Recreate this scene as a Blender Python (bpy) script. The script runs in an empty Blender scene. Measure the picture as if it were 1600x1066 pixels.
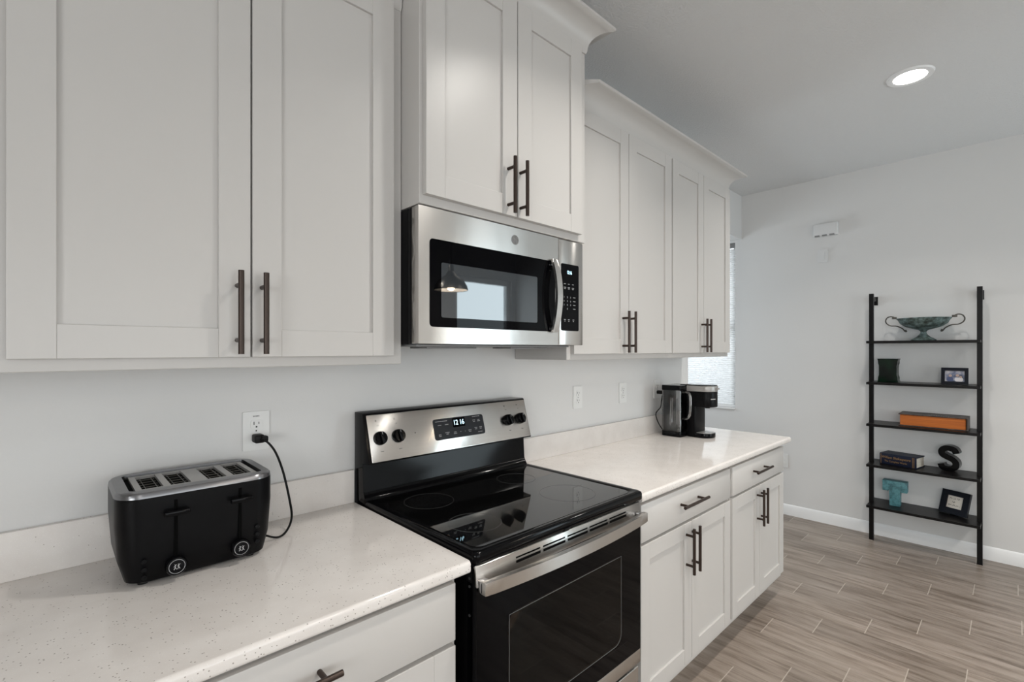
import bpy, bmesh, math, random
from mathutils import Vector, Matrix
random.seed(7)
PI = math.pi
sc = bpy.context.scene
col = sc.collection

# ------------------------------------------------------------------ camera
cam_d = bpy.data.cameras.new('camera'); cam = bpy.data.objects.new('camera', cam_d); col.objects.link(cam)
cam.location = (-0.744, -1.569, 1.430)
cam.rotation_euler = (PI/2, 0, 0.8088 - PI/2)
cam_d.sensor_width = 36.0; cam_d.sensor_fit = 'HORIZONTAL'
cam_d.lens = 751.3/1600*36
cam_d.shift_y = (546.9-533)/1600
cam_d.clip_start = 0.02; cam_d.clip_end = 60
sc.camera = cam
# ------------------------------------------------------------------ view, world, lights
sc.view_settings.view_transform = 'Standard'; sc.view_settings.look = 'None'
sc.view_settings.gamma = 1; sc.view_settings.use_curve_mapping = False
sc.view_settings.exposure = 0.06
sc.cycles.use_denoising = True
sc.cycles.max_bounces = 10; sc.cycles.diffuse_bounces = 6; sc.cycles.glossy_bounces = 5
sc.cycles.transmission_bounces = 8; sc.cycles.transparent_max_bounces = 10
sc.cycles.sample_clamp_indirect = 6
world = bpy.data.worlds.new('sky'); sc.world = world; world.use_nodes = True
wb = world.node_tree.nodes['Background']; wb.inputs[0].default_value = (0.60, 0.70, 0.84, 1); wb.inputs[1].default_value = 1.3

def area(name, loc, rot, sx, sy, power, color, shape='RECTANGLE'):
    l = bpy.data.lights.new(name, 'AREA'); l.shape = shape; l.size = sx
    if shape == 'RECTANGLE': l.size_y = sy
    l.energy = power; l.color = color
    o = bpy.data.objects.new(name, l); o.location = loc; o.rotation_euler = rot; col.objects.link(o); return o
# area lights outside the openings: daylight, plus fills behind added windows
area('daylight_sliding_door', (3.40, -4.40, 1.25), (PI/2, 0, 0), 1.25, 2.3, 46, (0.86, 0.96, 1.0))
area('added_nook_back_fill', (3.1, 2.25, 1.55), (-PI/2, 0, 0), 1.1, 1.3, 38, (0.90, 0.95, 1.0))  # fill through an unseen window, added to brighten the far wall by the nook
area('added_wide_fill', (-0.6, -4.5, 1.2), (PI/2, 0, 0), 3.2, 1.6, 38, (1.0, 0.95, 0.90))  # large soft fill behind the camera, added to flatten the lighting
area('daylight_nook_window', (4.45, 0.62, 1.65), (0, PI/2, 0), 1.6, 0.9, 27, (0.88, 0.93, 1.0))
area('added_side_fill', (-3.5, -2.7, 1.55), (0, -PI/2, 0), 1.4, 2.0, 74, (1.0, 0.965, 0.94))  # fill from the left, added to light the far wall head-on
LAMPS = [(0.75, -1.22), (2.475, -1.19), (0.75, -3.0), (2.475, -3.0), (-1.5, -3.0)]
CEIL = 2.853
LAMP_P = 11.0

# ------------------------------------------------------------------ materials
def mat(name, color=(.8,.8,.8), rough=.5, metal=0, spec=.5, coat=0, emit=None, es=0, ior=None, trans=0, alpha=None):
    m = bpy.data.materials.new(name); m.use_nodes = True
    b = m.node_tree.nodes['Principled BSDF']
    b.inputs['Base Color'].default_value = (*color, 1)
    b.inputs['Roughness'].default_value = rough
    b.inputs['Metallic'].default_value = metal
    b.inputs['Specular IOR Level'].default_value = spec
    b.inputs['Coat Weight'].default_value = coat
    if ior: b.inputs['IOR'].default_value = ior
    if trans: b.inputs['Transmission Weight'].default_value = trans
    if emit: b.inputs['Emission Color'].default_value = (*emit, 1); b.inputs['Emission Strength'].default_value = es
    return m
def nd(m, t, **kw):
    n = m.node_tree.nodes.new(t)
    for k, v in kw.items(): setattr(n, k, v)
    return n
def lk(m, a, b): m.node_tree.links.new(a, b)
def bsdf(m): return m.node_tree.nodes['Principled BSDF']
def coords(m, scale=(1,1,1), kind='Object'):
    tc = nd(m, 'ShaderNodeTexCoord'); mp = nd(m, 'ShaderNodeMapping'); mp.inputs['Scale'].default_value = scale
    lk(m, tc.outputs[kind], mp.inputs['Vector']); return mp.outputs['Vector']
def noise(m, vec, scale, detail=3, rough=.5):
    n = nd(m, 'ShaderNodeTexNoise'); n.inputs['Scale'].default_value = scale; n.inputs['Detail'].default_value = detail
    n.inputs['Roughness'].default_value = rough; lk(m, vec, n.inputs['Vector']); return n.outputs['Fac']
def ramp(m, fac, stops):
    r = nd(m, 'ShaderNodeValToRGB'); e = r.color_ramp.elements
    while len(e) < len(stops): e.new(.5)
    for i, (p, c) in enumerate(stops):
        e[i].position = p; e[i].color = (*c, 1) if len(c) == 3 else c
    lk(m, fac, r.inputs['Fac']); return r.outputs['Color']
def bump(m, h, strength, dist=.001):
    b = nd(m, 'ShaderNodeBump'); b.inputs['Strength'].default_value = strength; b.inputs['Distance'].default_value = dist
    lk(m, h, b.inputs['Height']); lk(m, b.outputs['Normal'], bsdf(m).inputs['Normal'])
def mixc(m, fac, a, b, blend='MIX'):
    n = nd(m, 'ShaderNodeMix', data_type='RGBA', blend_type=blend)
    for s, v in ((0, fac), (6, a), (7, b)):
        if isinstance(v, (tuple, float, int)): n.inputs[s].default_value = (*v, 1) if isinstance(v, tuple) else v
        else: lk(m, v, n.inputs[s])
    return n.outputs[2]
def mth(m, op, a, b=None, c=None):
    n = nd(m, 'ShaderNodeMath', operation=op)
    for i, v in enumerate((a, b, c)):
        if v is None: continue
        if isinstance(v, (int, float)): n.inputs[i].default_value = v
        else: lk(m, v, n.inputs[i])
    return n.outputs[0]

M = {}
M['cab'] = mat('white_cabinet_paint', (.505,.487,.468), .33, spec=.4)
bump(M['cab'], noise(M['cab'], coords(M['cab'], (1,1,.25)), 60, 3), .04, .0006)
M['wall'] = mat('wall_paint', (.66,.655,.648), .75, spec=.25)
bump(M['wall'], noise(M['wall'], coords(M['wall']), 170, 4), .22, .0015)
M['ceil'] = mat('ceiling_texture', (.68,.68,.68), .85, spec=.2)
bump(M['ceil'], noise(M['ceil'], coords(M['ceil']), 95, 5, .65), .9, .005)
M['trim'] = mat('white_trim_paint', (.78,.78,.78), .4)
M['white_plastic'] = mat('white_plastic', (.72,.72,.71), .35)
M['slot'] = mat('dark_slot', (.03,.03,.03), .6)
M['bronze'] = mat('bronze_handle', (.042,.028,.022), .36, metal=.6)
M['black'] = mat('gloss_black_enamel', (.0025,.0025,.003), .10, spec=.13)
M['black_matte'] = mat('matte_black', (.004,.004,.0045), .45, spec=.15)
M['toaster'] = mat('satin_black_metal', (.0025,.0025,.003), .34, metal=.0, spec=.12)
M['glass_black'] = mat('black_glass', (.001,.001,.0015), .015, spec=.09)
M['screen'] = mat('coated_black_glass', (.015,.02,.025), .02, spec=.5, ior=2.0)
M['cooktop'] = mat('ceramic_cooktop_glass', (.003,.003,.003), .03, spec=.5, ior=1.8)
M['ring'] = mat('burner_ring_print', (.05,.05,.05), .2)
M['digit'] = mat('lit_digits', (.1,.2,.25), .5, emit=(.55,.85,1.0), es=3)
M['ring_chrome'] = mat('dull_chrome', (.35,.35,.36), .25, metal=1)
M['wall_plastic'] = mat('off_white_plastic', (.66,.66,.66), .5, spec=.25)
M['badge'] = mat('badge_grey', (.16,.16,.16), .35, metal=.6)
M['void'] = mat('black_void', (.0015,.0015,.0015), .8, spec=.05)
M['legend'] = mat('printed_legend', (.42,.42,.42), .5)
M['dark_legend'] = mat('dark_printed_legend', (.10,.10,.10), .5)
M['display'] = mat('grey_display_glass', (.018,.020,.024), .10, spec=.5)
M['chrome'] = mat('chrome', (.75,.75,.76), .08, metal=1)
M['ladder'] = mat('black_shelf_finish', (.004,.0035,.0035), .35, spec=.22)
bump(M['ladder'], noise(M['ladder'], coords(M['ladder'], (40,3,40)), 6, 4), .12, .001)
def steel(name, base, rough, tangent=(1,0,0), an=.75):
    m = mat(name, base, rough, metal=1)
    v = nd(m, 'ShaderNodeCombineXYZ'); v.inputs[0].default_value, v.inputs[1].default_value, v.inputs[2].default_value = tangent
    bsdf(m).inputs['Anisotropic'].default_value = an; bsdf(m).inputs['Anisotropic Rotation'].default_value = .25
    lk(m, v.outputs[0], bsdf(m).inputs['Tangent'])
    n = noise(m, coords(m, (1.2, 60, 400)), 3, 3)
    c = ramp(m, n, [(.3, tuple(x*.92 for x in base)), (.7, base)])
    lk(m, c, bsdf(m).inputs['Base Color'])
    bump(m, noise(m, coords(m, (3.0, 3.0, 1.6)), 2.2, 2), .25, .004)
    return m
M['steel'] = steel('brushed_stainless_steel', (.62,.60,.575), .23, an=.88)
M['steel_v'] = steel('toaster_brushed_steel', (.27,.27,.28), .30)
M['teal'] = mat('weathered_teal_paint', (.08,.22,.25), .5)
c = ramp(M['teal'], noise(M['teal'], coords(M['teal']), 35, 5, .7), [(.35, (.03,.10,.12)), (.55, (.09,.25,.28)), (.8, (.14,.33,.36))]); lk(M['teal'], c, bsdf(M['teal']).inputs['Base Color'])
M['patina'] = mat('verdigris_metal', (.2,.25,.24), .6, metal=.3)
c = ramp(M['patina'], noise(M['patina'], coords(M['patina'], (1,1,1.6)), 26, 6, .7), [(.36, (.03,.035,.03)), (.5, (.10,.14,.13)), (.62, (.20,.27,.27)), (.8, (.33,.36,.34))]); lk(M['patina'], c, bsdf(M['patina']).inputs['Base Color'])
M['darkmetal'] = mat('dark_grey_metal', (.10,.095,.085), .45, metal=.7)
M['green'] = mat('dark_green_glaze', (.006,.03,.014), .3, spec=.25)
c = ramp(M['green'], noise(M['green'], coords(M['green'], (1,1,.6)), 9, 4), [(.4, (.002,.004,.003)), (.7, (.005,.025,.011))]); lk(M['green'], c, bsdf(M['green']).inputs['Base Color'])
M['orange'] = mat('orange_page_edges', (.48,.13,.018), .6)
c = ramp(M['orange'], noise(M['orange'], coords(M['orange'], (1,1,60)), 4, 3), [(.3, (.33,.075,.006)), (.7, (.52,.14,.012))]); lk(M['orange'], c, bsdf(M['orange']).inputs['Base Color'])
M['bookcover'] = mat('dark_brown_book_cover', (.055,.038,.032), .55)
c = ramp(M['bookcover'], noise(M['bookcover'], coords(M['bookcover'], (60,14,1)), 3, 5, .7), [(.45, (.03,.022,.02)), (.6, (.09,.065,.055)), (.72, (.16,.13,.11))]); lk(M['bookcover'], c, bsdf(M['bookcover']).inputs['Base Color'])
M['navy'] = mat('navy_book_cloth', (.005,.008,.022), .5, spec=.25)
M['pages'] = mat('cream_pages', (.55,.50,.43), .7)
c = ramp(M['pages'], noise(M['pages'], coords(M['pages'], (1,1,120)), 4, 2), [(.3, (.40,.36,.30)), (.7, (.60,.55,.48))]); lk(M['pages'], c, bsdf(M['pages']).inputs['Base Color'])
M['gold'] = mat('gold_lettering', (.36,.20,.07), .4, metal=.5)
M['navyframe'] = mat('navy_black_frame', (.003,.004,.009), .3, spec=.2)
M['paper'] = mat('cream_paper', (.70,.66,.60), .7)
M['ink'] = mat('black_ink', (.02,.02,.02), .6)
M['rubber'] = mat('black_rubber', (.005,.005,.005), .5, spec=.2)
M['oven_in'] = mat('oven_interior', (.05,.036,.026), .6)
M['grey_plastic'] = mat('grey_plastic', (.22,.22,.22), .4)
M['silver_plastic'] = mat('silver_plastic', (.34,.33,.32), .35, metal=.4)

# clear plastic and tinted oven glass
def clear(name, tint, w, rough=.02):
    m = bpy.data.materials.new(name); m.use_nodes = True; nt = m.node_tree
    nt.nodes.remove(nt.nodes['Principled BSDF']); out = nt.nodes['Material Output']
    t = nd(m, 'ShaderNodeBsdfTransparent'); t.inputs[0].default_value = (*tint, 1)
    g = nd(m, 'ShaderNodeBsdfGlossy'); g.inputs['Roughness'].default_value = rough; g.inputs[0].default_value = (.9,.9,.9,1)
    lw = nd(m, 'ShaderNodeLayerWeight'); lw.inputs['Blend'].default_value = w
    mx = nd(m, 'ShaderNodeMixShader'); lk(m, lw.outputs['Fresnel'], mx.inputs[0])
    lk(m, t.outputs[0], mx.inputs[1]); lk(m, g.outputs[0], mx.inputs[2]); lk(m, mx.outputs[0], out.inputs['Surface'])
    return m
M['clear'] = clear('clear_smoky_plastic', (.80,.80,.80), .30)
M['ovenglass'] = clear('tinted_oven_glass', (.30,.25,.21), .22)
M['clear_rim'] = clear('clear_plastic_rim', (.88,.88,.88), .62, .08)
M['pane'] = clear('window_glass', (.95,.97,.97), .12)

# quartz
q = M['quartz'] = mat('speckled_quartz', (.66,.62,.585), .10, spec=.5)
v = coords(q)
base = ramp(q, noise(q, v, 14, 4), [(.3, (.675,.635,.605)), (.7, (.73,.695,.665))])
vo = nd(q, 'ShaderNodeTexVoronoi'); vo.inputs['Scale'].default_value = 230; lk(q, v, vo.inputs['Vector'])
pick = mth(q, 'GREATER_THAN', vo.outputs['Color'], .80)
near = mth(q, 'LESS_THAN', vo.outputs['Distance'], .30)
sp = mth(q, 'MULTIPLY', pick, near)
cc = mixc(q, mth(q, 'MULTIPLY', sp, .8), base, (.21,.185,.16))
vo2 = nd(q, 'ShaderNodeTexVoronoi'); vo2.inputs['Scale'].default_value = 420; lk(q, v, vo2.inputs['Vector'])
sp2 = mth(q, 'MULTIPLY', mth(q, 'GREATER_THAN', vo2.outputs['Color'], .72), mth(q, 'LESS_THAN', vo2.outputs['Distance'], .35))
cc = mixc(q, mth(q, 'MULTIPLY', sp2, .35), cc, (.80,.78,.76))
lk(q, cc, bsdf(q).inputs['Base Color'])

# plank tile floor (planks run along y, rows 0.184 m wide, ends every 0.56 m stepped by a third)
f = M['floor'] = mat('wood_look_plank_tile', (.3,.25,.2), .34, spec=.4)
tc = nd(f, 'ShaderNodeTexCoord'); sx = nd(f, 'ShaderNodeSeparateXYZ'); lk(f, tc.outputs['Object'], sx.inputs[0])
rowf = mth(f, 'DIVIDE', mth(f, 'SUBTRACT', 3.873, sx.outputs[0]), .1842)
row = mth(f, 'FLOOR', rowf); fr = mth(f, 'FRACT', rowf)
yy = mth(f, 'DIVIDE', mth(f, 'SUBTRACT', mth(f, 'ADD', sx.outputs[1], .640+.187-.004), mth(f, 'MULTIPLY', row, .1828)), .5605)
cell = mth(f, 'FLOOR', yy); fy = mth(f, 'FRACT', yy)
def edge(t, w): return mth(f, 'MAXIMUM', mth(f, 'LESS_THAN', t, w), mth(f, 'GREATER_THAN', t, 1-w))
gx = edge(fr, .0075); gy = edge(fy, .0034)
cid = nd(f, 'ShaderNodeCombineXYZ'); lk(f, row, cid.inputs[0]); lk(f, cell, cid.inputs[1])
wn = nd(f, 'ShaderNodeTexWhiteNoise', noise_dimensions='2D'); lk(f, cid.outputs[0], wn.inputs['Vector'])
off = nd(f, 'ShaderNodeVectorMath', operation='MULTIPLY_ADD'); lk(f, wn.outputs['Color'], off.inputs[0]); off.inputs[1].default_value = (7,7,7); lk(f, tc.outputs['Object'], off.inputs[2])
mp = nd(f, 'ShaderNodeMapping'); mp.inputs['Scale'].default_value = (9, .9, 1); lk(f, off.outputs[0], mp.inputs['Vector'])
n1 = noise(f, mp.outputs[0], 2.6, 6, .62)
mp2 = nd(f, 'ShaderNodeMapping'); mp2.inputs['Scale'].default_value = (60, 3.0, 1); lk(f, off.outputs[0], mp2.inputs['Vector'])
n2 = noise(f, mp2.outputs[0], 2.4, 4, .6)
nn = mth(f, 'ADD', mth(f, 'MULTIPLY', n1, .68), mth(f, 'MULTIPLY', n2, .32))
wood = ramp(f, nn, [(.30, (.085,.060,.045)), (.42, (.185,.142,.110)), (.52, (.275,.222,.180)), (.68, (.36,.30,.255))])
hs = nd(f, 'ShaderNodeHueSaturation'); lk(f, wood, hs.inputs['Color']); hs.inputs['Saturation'].default_value = .9
lk(f, mth(f, 'ADD', mth(f, 'MULTIPLY', wn.outputs['Value'], .2), .76), hs.inputs['Value'])
c1 = mixc(f, mth(f, 'MULTIPLY', gx, .35), hs.outputs[0], (.20,.165,.135))
c2 = mixc(f, mth(f, 'MULTIPLY', gy, .8), c1, (.42,.37,.32))
lk(f, c2, bsdf(f).inputs['Base Color'])
bump(f, mth(f, 'ADD', mth(f, 'MULTIPLY', nn, .5), mth(f, 'MULTIPLY', mth(f, 'MAXIMUM', gx, gy), -.6)), .35, .002)

# translucent pleated shade
s = M['shade'] = bpy.data.materials.new('translucent_pleated_shade'); s.use_nodes = True
s.node_tree.nodes.remove(s.node_tree.nodes['Principled BSDF'])
d1 = nd(s, 'ShaderNodeBsdfDiffuse'); d1.inputs[0].default_value = (.80,.80,.79,1)
t1 = nd(s, 'ShaderNodeBsdfTranslucent'); t1.inputs[0].default_value = (.78,.77,.76,1)
mx = nd(s, 'ShaderNodeMixShader'); mx.inputs[0].default_value = .6
lk(s, d1.outputs[0], mx.inputs[1]); lk(s, t1.outputs[0], mx.inputs[2]); lk(s, mx.outputs[0], s.node_tree.nodes['Material Output'].inputs['Surface'])

M['lamp'] = mat('lit_lens', (.9,.9,.9), .5, emit=(1.0,.96,.90), es=14)
M['bulb'] = mat('lit_bulb', (.9,.9,.9), .5, emit=(1.0,.85,.66), es=16)
M['nickel'] = mat('brushed_nickel', (.40,.37,.34), .3, metal=1)

# ------------------------------------------------------------------ mesh helpers
def bm_new(): return bmesh.new()
def box(bm, x0, x1, y0, y1, z0, z1, bev=0, seg=2, mtx=None):
    vs = [bm.verts.new(p) for p in ((x0,y0,z0),(x1,y0,z0),(x1,y1,z0),(x0,y1,z0),(x0,y0,z1),(x1,y0,z1),(x1,y1,z1),(x0,y1,z1))]
    fs = [bm.faces.new([vs[i] for i in q]) for q in ((0,3,2,1),(4,5,6,7),(0,1,5,4),(1,2,6,5),(2,3,7,6),(3,0,4,7))]
    if bev:
        es = list({e for fa in fs for e in fa.edges})
        r = bmesh.ops.bevel(bm, geom=es, offset=bev, segments=seg, affect='EDGES', profile=.5)
        vs = list({v for fa in r['faces'] for v in fa.verts} | {v for v in vs if v.is_valid})
    if mtx is not None:
        for v in vs: v.co = mtx @ v.co
    return bm
def prism(bm, pts, a0, a1, axis='x', mtx=None, bev=0):
    """pts: closed 2-D outline; axis x -> (y,z), y -> (x,z), z -> (x,y)"""
    def P(p, a):
        return {'x': (a, p[0], p[1]), 'y': (p[0], a, p[1]), 'z': (p[0], p[1], a)}[axis]
    A = [bm.verts.new(P(p, a0)) for p in pts]; B = [bm.verts.new(P(p, a1)) for p in pts]
    fs = [bm.faces.new(A), bm.faces.new(B[::-1])]
    n = len(pts)
    for i in range(n): fs.append(bm.faces.new((A[i], B[i], B[(i+1) % n], A[(i+1) % n])))
    vs = A + B
    if bev:
        es = list({e for fa in fs[:2] for e in fa.edges})
        r = bmesh.ops.bevel(bm, geom=es, offset=bev, segments=2, affect='EDGES', profile=.5)
        vs = list({v for fa in r['faces'] for v in fa.verts} | {v for v in vs if v.is_valid})
    if mtx is not None:
        for v in vs: v.co = mtx @ v.co
    return bm
def rrect(x0, x1, y0, y1, r, n=5):
    pts = []
    for cx, cy, a in ((x1-r, y1-r, 0), (x0+r, y1-r, 90), (x0+r, y0+r, 180), (x1-r, y0+r, 270)):
        for i in range(n+1):
            t = math.radians(a + 90*i/n); pts.append((cx + r*math.cos(t), cy + r*math.sin(t)))
    return pts
def tube(bm, pts, r, n=10, flat=1.0, closed=False, caps=True):
    pts = [Vector(p) for p in pts]; N = len(pts); rings = []
    rad = r if isinstance(r, (list, tuple)) else [r]*N
    up = None
    for i, p in enumerate(pts):
        if closed: t = (pts[(i+1) % N] - pts[i-1]).normalized()
        else: t = (pts[min(i+1, N-1)] - pts[max(i-1, 0)]).normalized()
        if up is None:
            up = Vector((0,0,1)) if abs(t.z) < .9 else Vector((1,0,0))
        a = t.cross(up).normalized(); b = a.cross(t).normalized(); up = b
        rings.append([bm.verts.new(p + a*math.cos(2*PI*k/n)*rad[i]*flat + b*math.sin(2*PI*k/n)*rad[i]) for k in range(n)])
    for i in range(N if closed else N-1):
        A, B = rings[i], rings[(i+1) % N]
        for k in range(n): bm.faces.new((A[k], A[(k+1) % n], B[(k+1) % n], B[k]))
    if caps and not closed:
        bm.faces.new(rings[0][::-1]); bm.faces.new(rings[-1])
    return bm
def spline(pts, sub=8):
    P = [Vector(p) for p in pts]; out = []
    for i in range(len(P)-1):
        p0, p1, p2, p3 = P[max(i-1,0)], P[i], P[i+1], P[min(i+2, len(P)-1)]
        for k in range(sub):
            t = k/sub
            out.append(.5*((2*p1) + (-p0+p2)*t + (2*p0-5*p1+4*p2-p3)*t*t + (-p0+3*p1-3*p2+p3)*t**3))
    out.append(P[-1]); return out
def lathe(bm, prof, center=(0,0,0), n=40, mtx=None):
    """prof: (r,z) list, revolve about z"""
    rings = []; vs = []
    for r, z in prof:
        if r < 1e-6: ring = [bm.verts.new((0,0,z))]
        else: ring = [bm.verts.new((r*math.cos(2*PI*k/n), r*math.sin(2*PI*k/n), z)) for k in range(n)]
        rings.append(ring); vs += ring
    for A, B in zip(rings, rings[1:]):
        if len(A) == 1 and len(B) == 1: continue
        for k in range(n):
            k2 = (k+1) % n
            if len(A) == 1: bm.faces.new((A[0], B[k], B[k2]))
            elif len(B) == 1: bm.faces.new((A[k], A[k2], B[0]))
            else: bm.faces.new((A[k], A[k2], B[k2], B[k]))
    mt = (mtx if mtx is not None else Matrix.Translation(center))
    for v in vs: v.co = mt @ v.co
    return bm
def ring(bm, r, w, mtx, n=40, h=.0004):
    prof = [(r-w/2, 0), (r+w/2, 0), (r+w/2, h), (r-w/2, h), (r-w/2, 0)]
    return lathe(bm, prof, n=n, mtx=mtx)
def link(name, bm, m, base=(0,0,0), parent=None, smooth=True, angle=35):
    bmesh.ops.recalc_face_normals(bm, faces=bm.faces[:])
    me = bpy.data.meshes.new(name)
    b = Vector(base)
    for v in bm.verts: v.co -= b
    bm.to_mesh(me); bm.free()
    if smooth:
        for p in me.polygons: p.use_smooth = True
        me.set_sharp_from_angle(angle=math.radians(angle))
    me.materials.append(m)
    o = bpy.data.objects.new(name, me); col.objects.link(o)
    if parent is not None: o.parent = parent
    else: o.location = b
    return o
def text_bm(bm, s, size, mtx, depth=.0003, sx=1.0, align='CENTER', shear=0):
    cu = bpy.data.curves.new('t', 'FONT'); cu.body = s; cu.size = size; cu.align_x = align; cu.align_y = 'CENTER'; cu.extrude = depth/2; cu.shear = shear
    o = bpy.data.objects.new('t', cu); col.objects.link(o)
    dg = bpy.context.evaluated_depsgraph_get(); me = bpy.data.meshes.new_from_object(o.evaluated_get(dg))
    me.transform(Matrix.Diagonal((sx,1,1,1))); me.transform(mtx)
    bm.from_mesh(me)
    bpy.data.objects.remove(o); bpy.data.curves.remove(cu); bpy.data.meshes.remove(me)
    return bm
class Thing:
    def __init__(s, name, label, cat, base, group=None):
        s.o = bpy.data.objects.new(name, None); col.objects.link(s.o); s.o.location = base; s.base = Vector(base)
        s.o.empty_display_size = .05
        s.o['label'] = label; s.o['category'] = cat
        if group: s.o['group'] = group
    def part(s, name, bm, m, parent=None, label=None, smooth=True, angle=35):
        o = link(name, bm, m, s.base, parent or s.o, smooth, angle)
        if label: o['label'] = label
        return o
def solo(name, bm, m, label, cat, base=(0,0,0), group=None, smooth=True):
    o = link(name, bm, m, base, None, smooth); o['label'] = label; o['category'] = cat
    if group: o['group'] = group
    return o
def struct(name, bm, m, smooth=False, parent=None):
    o = link(name, bm, m, (0,0,0), parent, smooth)
    if parent is None: o['kind'] = 'structure'
    return o
def face_y(x, y, z):      # plane facing -y: local x->world x, local y->world z, local z-> -y
    return Matrix.Translation((x,y,z)) @ Matrix.Rotation(PI/2, 4, 'X')
def face_x(x, y, z):      # plane facing -x: local x -> -y, local y -> z, local z -> -x
    return Matrix.Translation((x,y,z)) @ Matrix.Rotation(-PI/2, 4, 'Z') @ Matrix.Rotation(PI/2, 4, 'X')

# ------------------------------------------------------------------ room
XL, XR, YB, YN = -3.0, 3.873, -4.0, 1.9
struct('floor', box(bm_new(), XL-.1, XR+.12, YB-.1, YN+.1, -.1, 0), M['floor'])
struct('ceiling', box(bm_new(), XL-.1, XR+.12, YB-.1, YN+.1, CEIL, CEIL+.1), M['ceil'])
# kitchen wall with a rounded free end, thickened block
pts = [(XL-.1, 0.0), (2.43, 0.0)]
for i in range(1, 9):
    t = PI/2*i/8; pts.append((2.43+.045*math.sin(t), .045-.045*math.cos(t)))
pts += [(2.475, .27), (XL-.1, .27)]
struct('wall_back', prism(bm_new(), pts, 0, CEIL, 'z'), M['wall'], smooth=True)
struct('trim_1', box(bm_new(), 2.475, XR, .185, .27, 2.455, CEIL), M['wall'])      # dropped header between kitchen and nook
bm = bm_new()                                                                     # right wall with the nook window opening
WY0, WY1, WZ0, WZ1 = .245, 1.16, .872, 2.436
box(bm, XR, XR+.12, YB-.1, WY0, 0, CEIL); box(bm, XR, XR+.12, WY1, YN+.1, 0, CEIL)
box(bm, XR, XR+.12, WY0, WY1, 0, WZ0); box(bm, XR, XR+.12, WY0, WY1, WZ1, CEIL)
struct('wall_right', bm, M['wall'])
bm = bm_new(); box(bm, 2.0, 2.6, YN, YN+.1, 0, CEIL); box(bm, 3.65, XR, YN, YN+.1, 0, CEIL); box(bm, 2.6, 3.65, YN, YN+.1, 0, .9); box(bm, 2.6, 3.65, YN, YN+.1, 2.2, CEIL)
struct('wall_nook', bm, M['wall'])
struct('wall_nook_side', box(bm_new(), 2.0, 2.1, .27, YN, 0, CEIL), M['wall'])
bm = bm_new(); SY0, SY1, SZ0, SZ1 = -3.7, -1.7, .85, 2.25
box(bm, XL-.1, XL, YB, SY0, 0, CEIL); box(bm, XL-.1, XL, SY1, 0, 0, CEIL); box(bm, XL-.1, XL, SY0, SY1, 0, SZ0); box(bm, XL-.1, XL, SY0, SY1, SZ1, CEIL)
struct('wall_left', bm, M['wall'])
w = bpy.data.objects.new('added_window_3', None); col.objects.link(w); w['kind'] = 'structure'  # unseen window, added as the opening for the side fill
bm = bm_new()
for a in (SY0, (SY0+SY1)/2-.03, SY1-.06): box(bm, XL-.09, XL-.04, a, a+.06, SZ0, SZ1)
for a, b in ((SY0+.06, (SY0+SY1)/2-.03), ((SY0+SY1)/2+.03, SY1-.06)):
    box(bm, XL-.09, XL-.04, a, b, SZ0, SZ0+.05); box(bm, XL-.09, XL-.04, a, b, SZ1-.05, SZ1)
struct('window_frame', bm, M['trim'], parent=w)
struct('window_pane', box(bm_new(), XL-.07, XL-.065, SY0+.06, SY1-.06, SZ0+.05, SZ1-.05), M['pane'], parent=w)
bm = bm_new()                                                                     # wall behind the camera
DX0, DX1, DZ = 2.84, 3.80, 2.36
QX0, QX1, QZ0, QZ1 = -2.1, .9, .45, 2.1
box(bm, XL-.1, QX0, YB-.12, YB, 0, CEIL); box(bm, QX0, QX1, YB-.12, YB, 0, QZ0); box(bm, QX0, QX1, YB-.12, YB, QZ1, CEIL)
box(bm, QX1, DX0, YB-.12, YB, 0, CEIL); box(bm, DX0, DX1, YB-.12, YB, DZ, CEIL); box(bm, DX1, XR, YB-.12, YB, 0, CEIL)
struct('wall_front', bm, M['wall'])
def baseboard(name, bm): struct(name, bm, M['trim'], smooth=True)
prof = [(XR, 0), (XR-.016, 0), (XR-.016, .055), (XR-.012, .066), (XR-.010, .078), (XR-.004, .088), (XR, .090)]
baseboard('baseboard_right', prism(bm_new(), prof, YB, YN, 'y'))
prof = [(-p[0]+XR+YB, p[1]) for p in prof]
baseboard('baseboard_front', prism(bm_new(), prof, XL, DX0, 'x'))

# nook window with its pleated shade
w = bpy.data.objects.new('window_1', None); col.objects.link(w); w['kind'] = 'structure'
bm = bm_new(); fx0, fx1 = XR+.075, XR+.11
box(bm, fx0, fx1, WY0, WY0+.04, WZ0, WZ1); box(bm, fx0, fx1, WY1-.04, WY1, WZ0, WZ1)
box(bm, fx0, fx1, WY0+.04, WY1-.04, WZ0, WZ0+.04); box(bm, fx0, fx1, WY0+.04, WY1-.04, WZ1-.04, WZ1); box(bm, fx0, fx1, WY0+.04, WY1-.04, 1.62, 1.66)
struct('window_frame', bm, M['trim'], parent=w)
struct('window_pane', box(bm_new(), XR+.09, XR+.094, WY0+.04, WY1-.04, WZ0+.04, WZ1-.04), M['pane'], parent=w)
struct('window_sill', box(bm_new(), XR-.016, XR+.075, WY0+.001, WY1-.001, WZ0-.001, WZ0+.014, .003), M['trim'], parent=w, smooth=True)
sh = Thing('pleated_shade', 'white pleated window shade glowing with daylight beside the coffee maker', 'window shade', (XR+.04, (WY0+WY1)/2, WZ0+.02))
bm = bm_new(); P = []; z = WZ0+.04; k = 0
while z < WZ1-.045: P.append((XR+.030 + (.012 if k % 2 else 0), z)); z += .0095; k += 1
Q = [(p[0]+.0012, p[1]) for p in P][::-1]
prism(bm, P+Q, WY0+.006, WY1-.006, 'y'); sh.part('pleated_fabric', bm, M['shade'], smooth=False)
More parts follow.
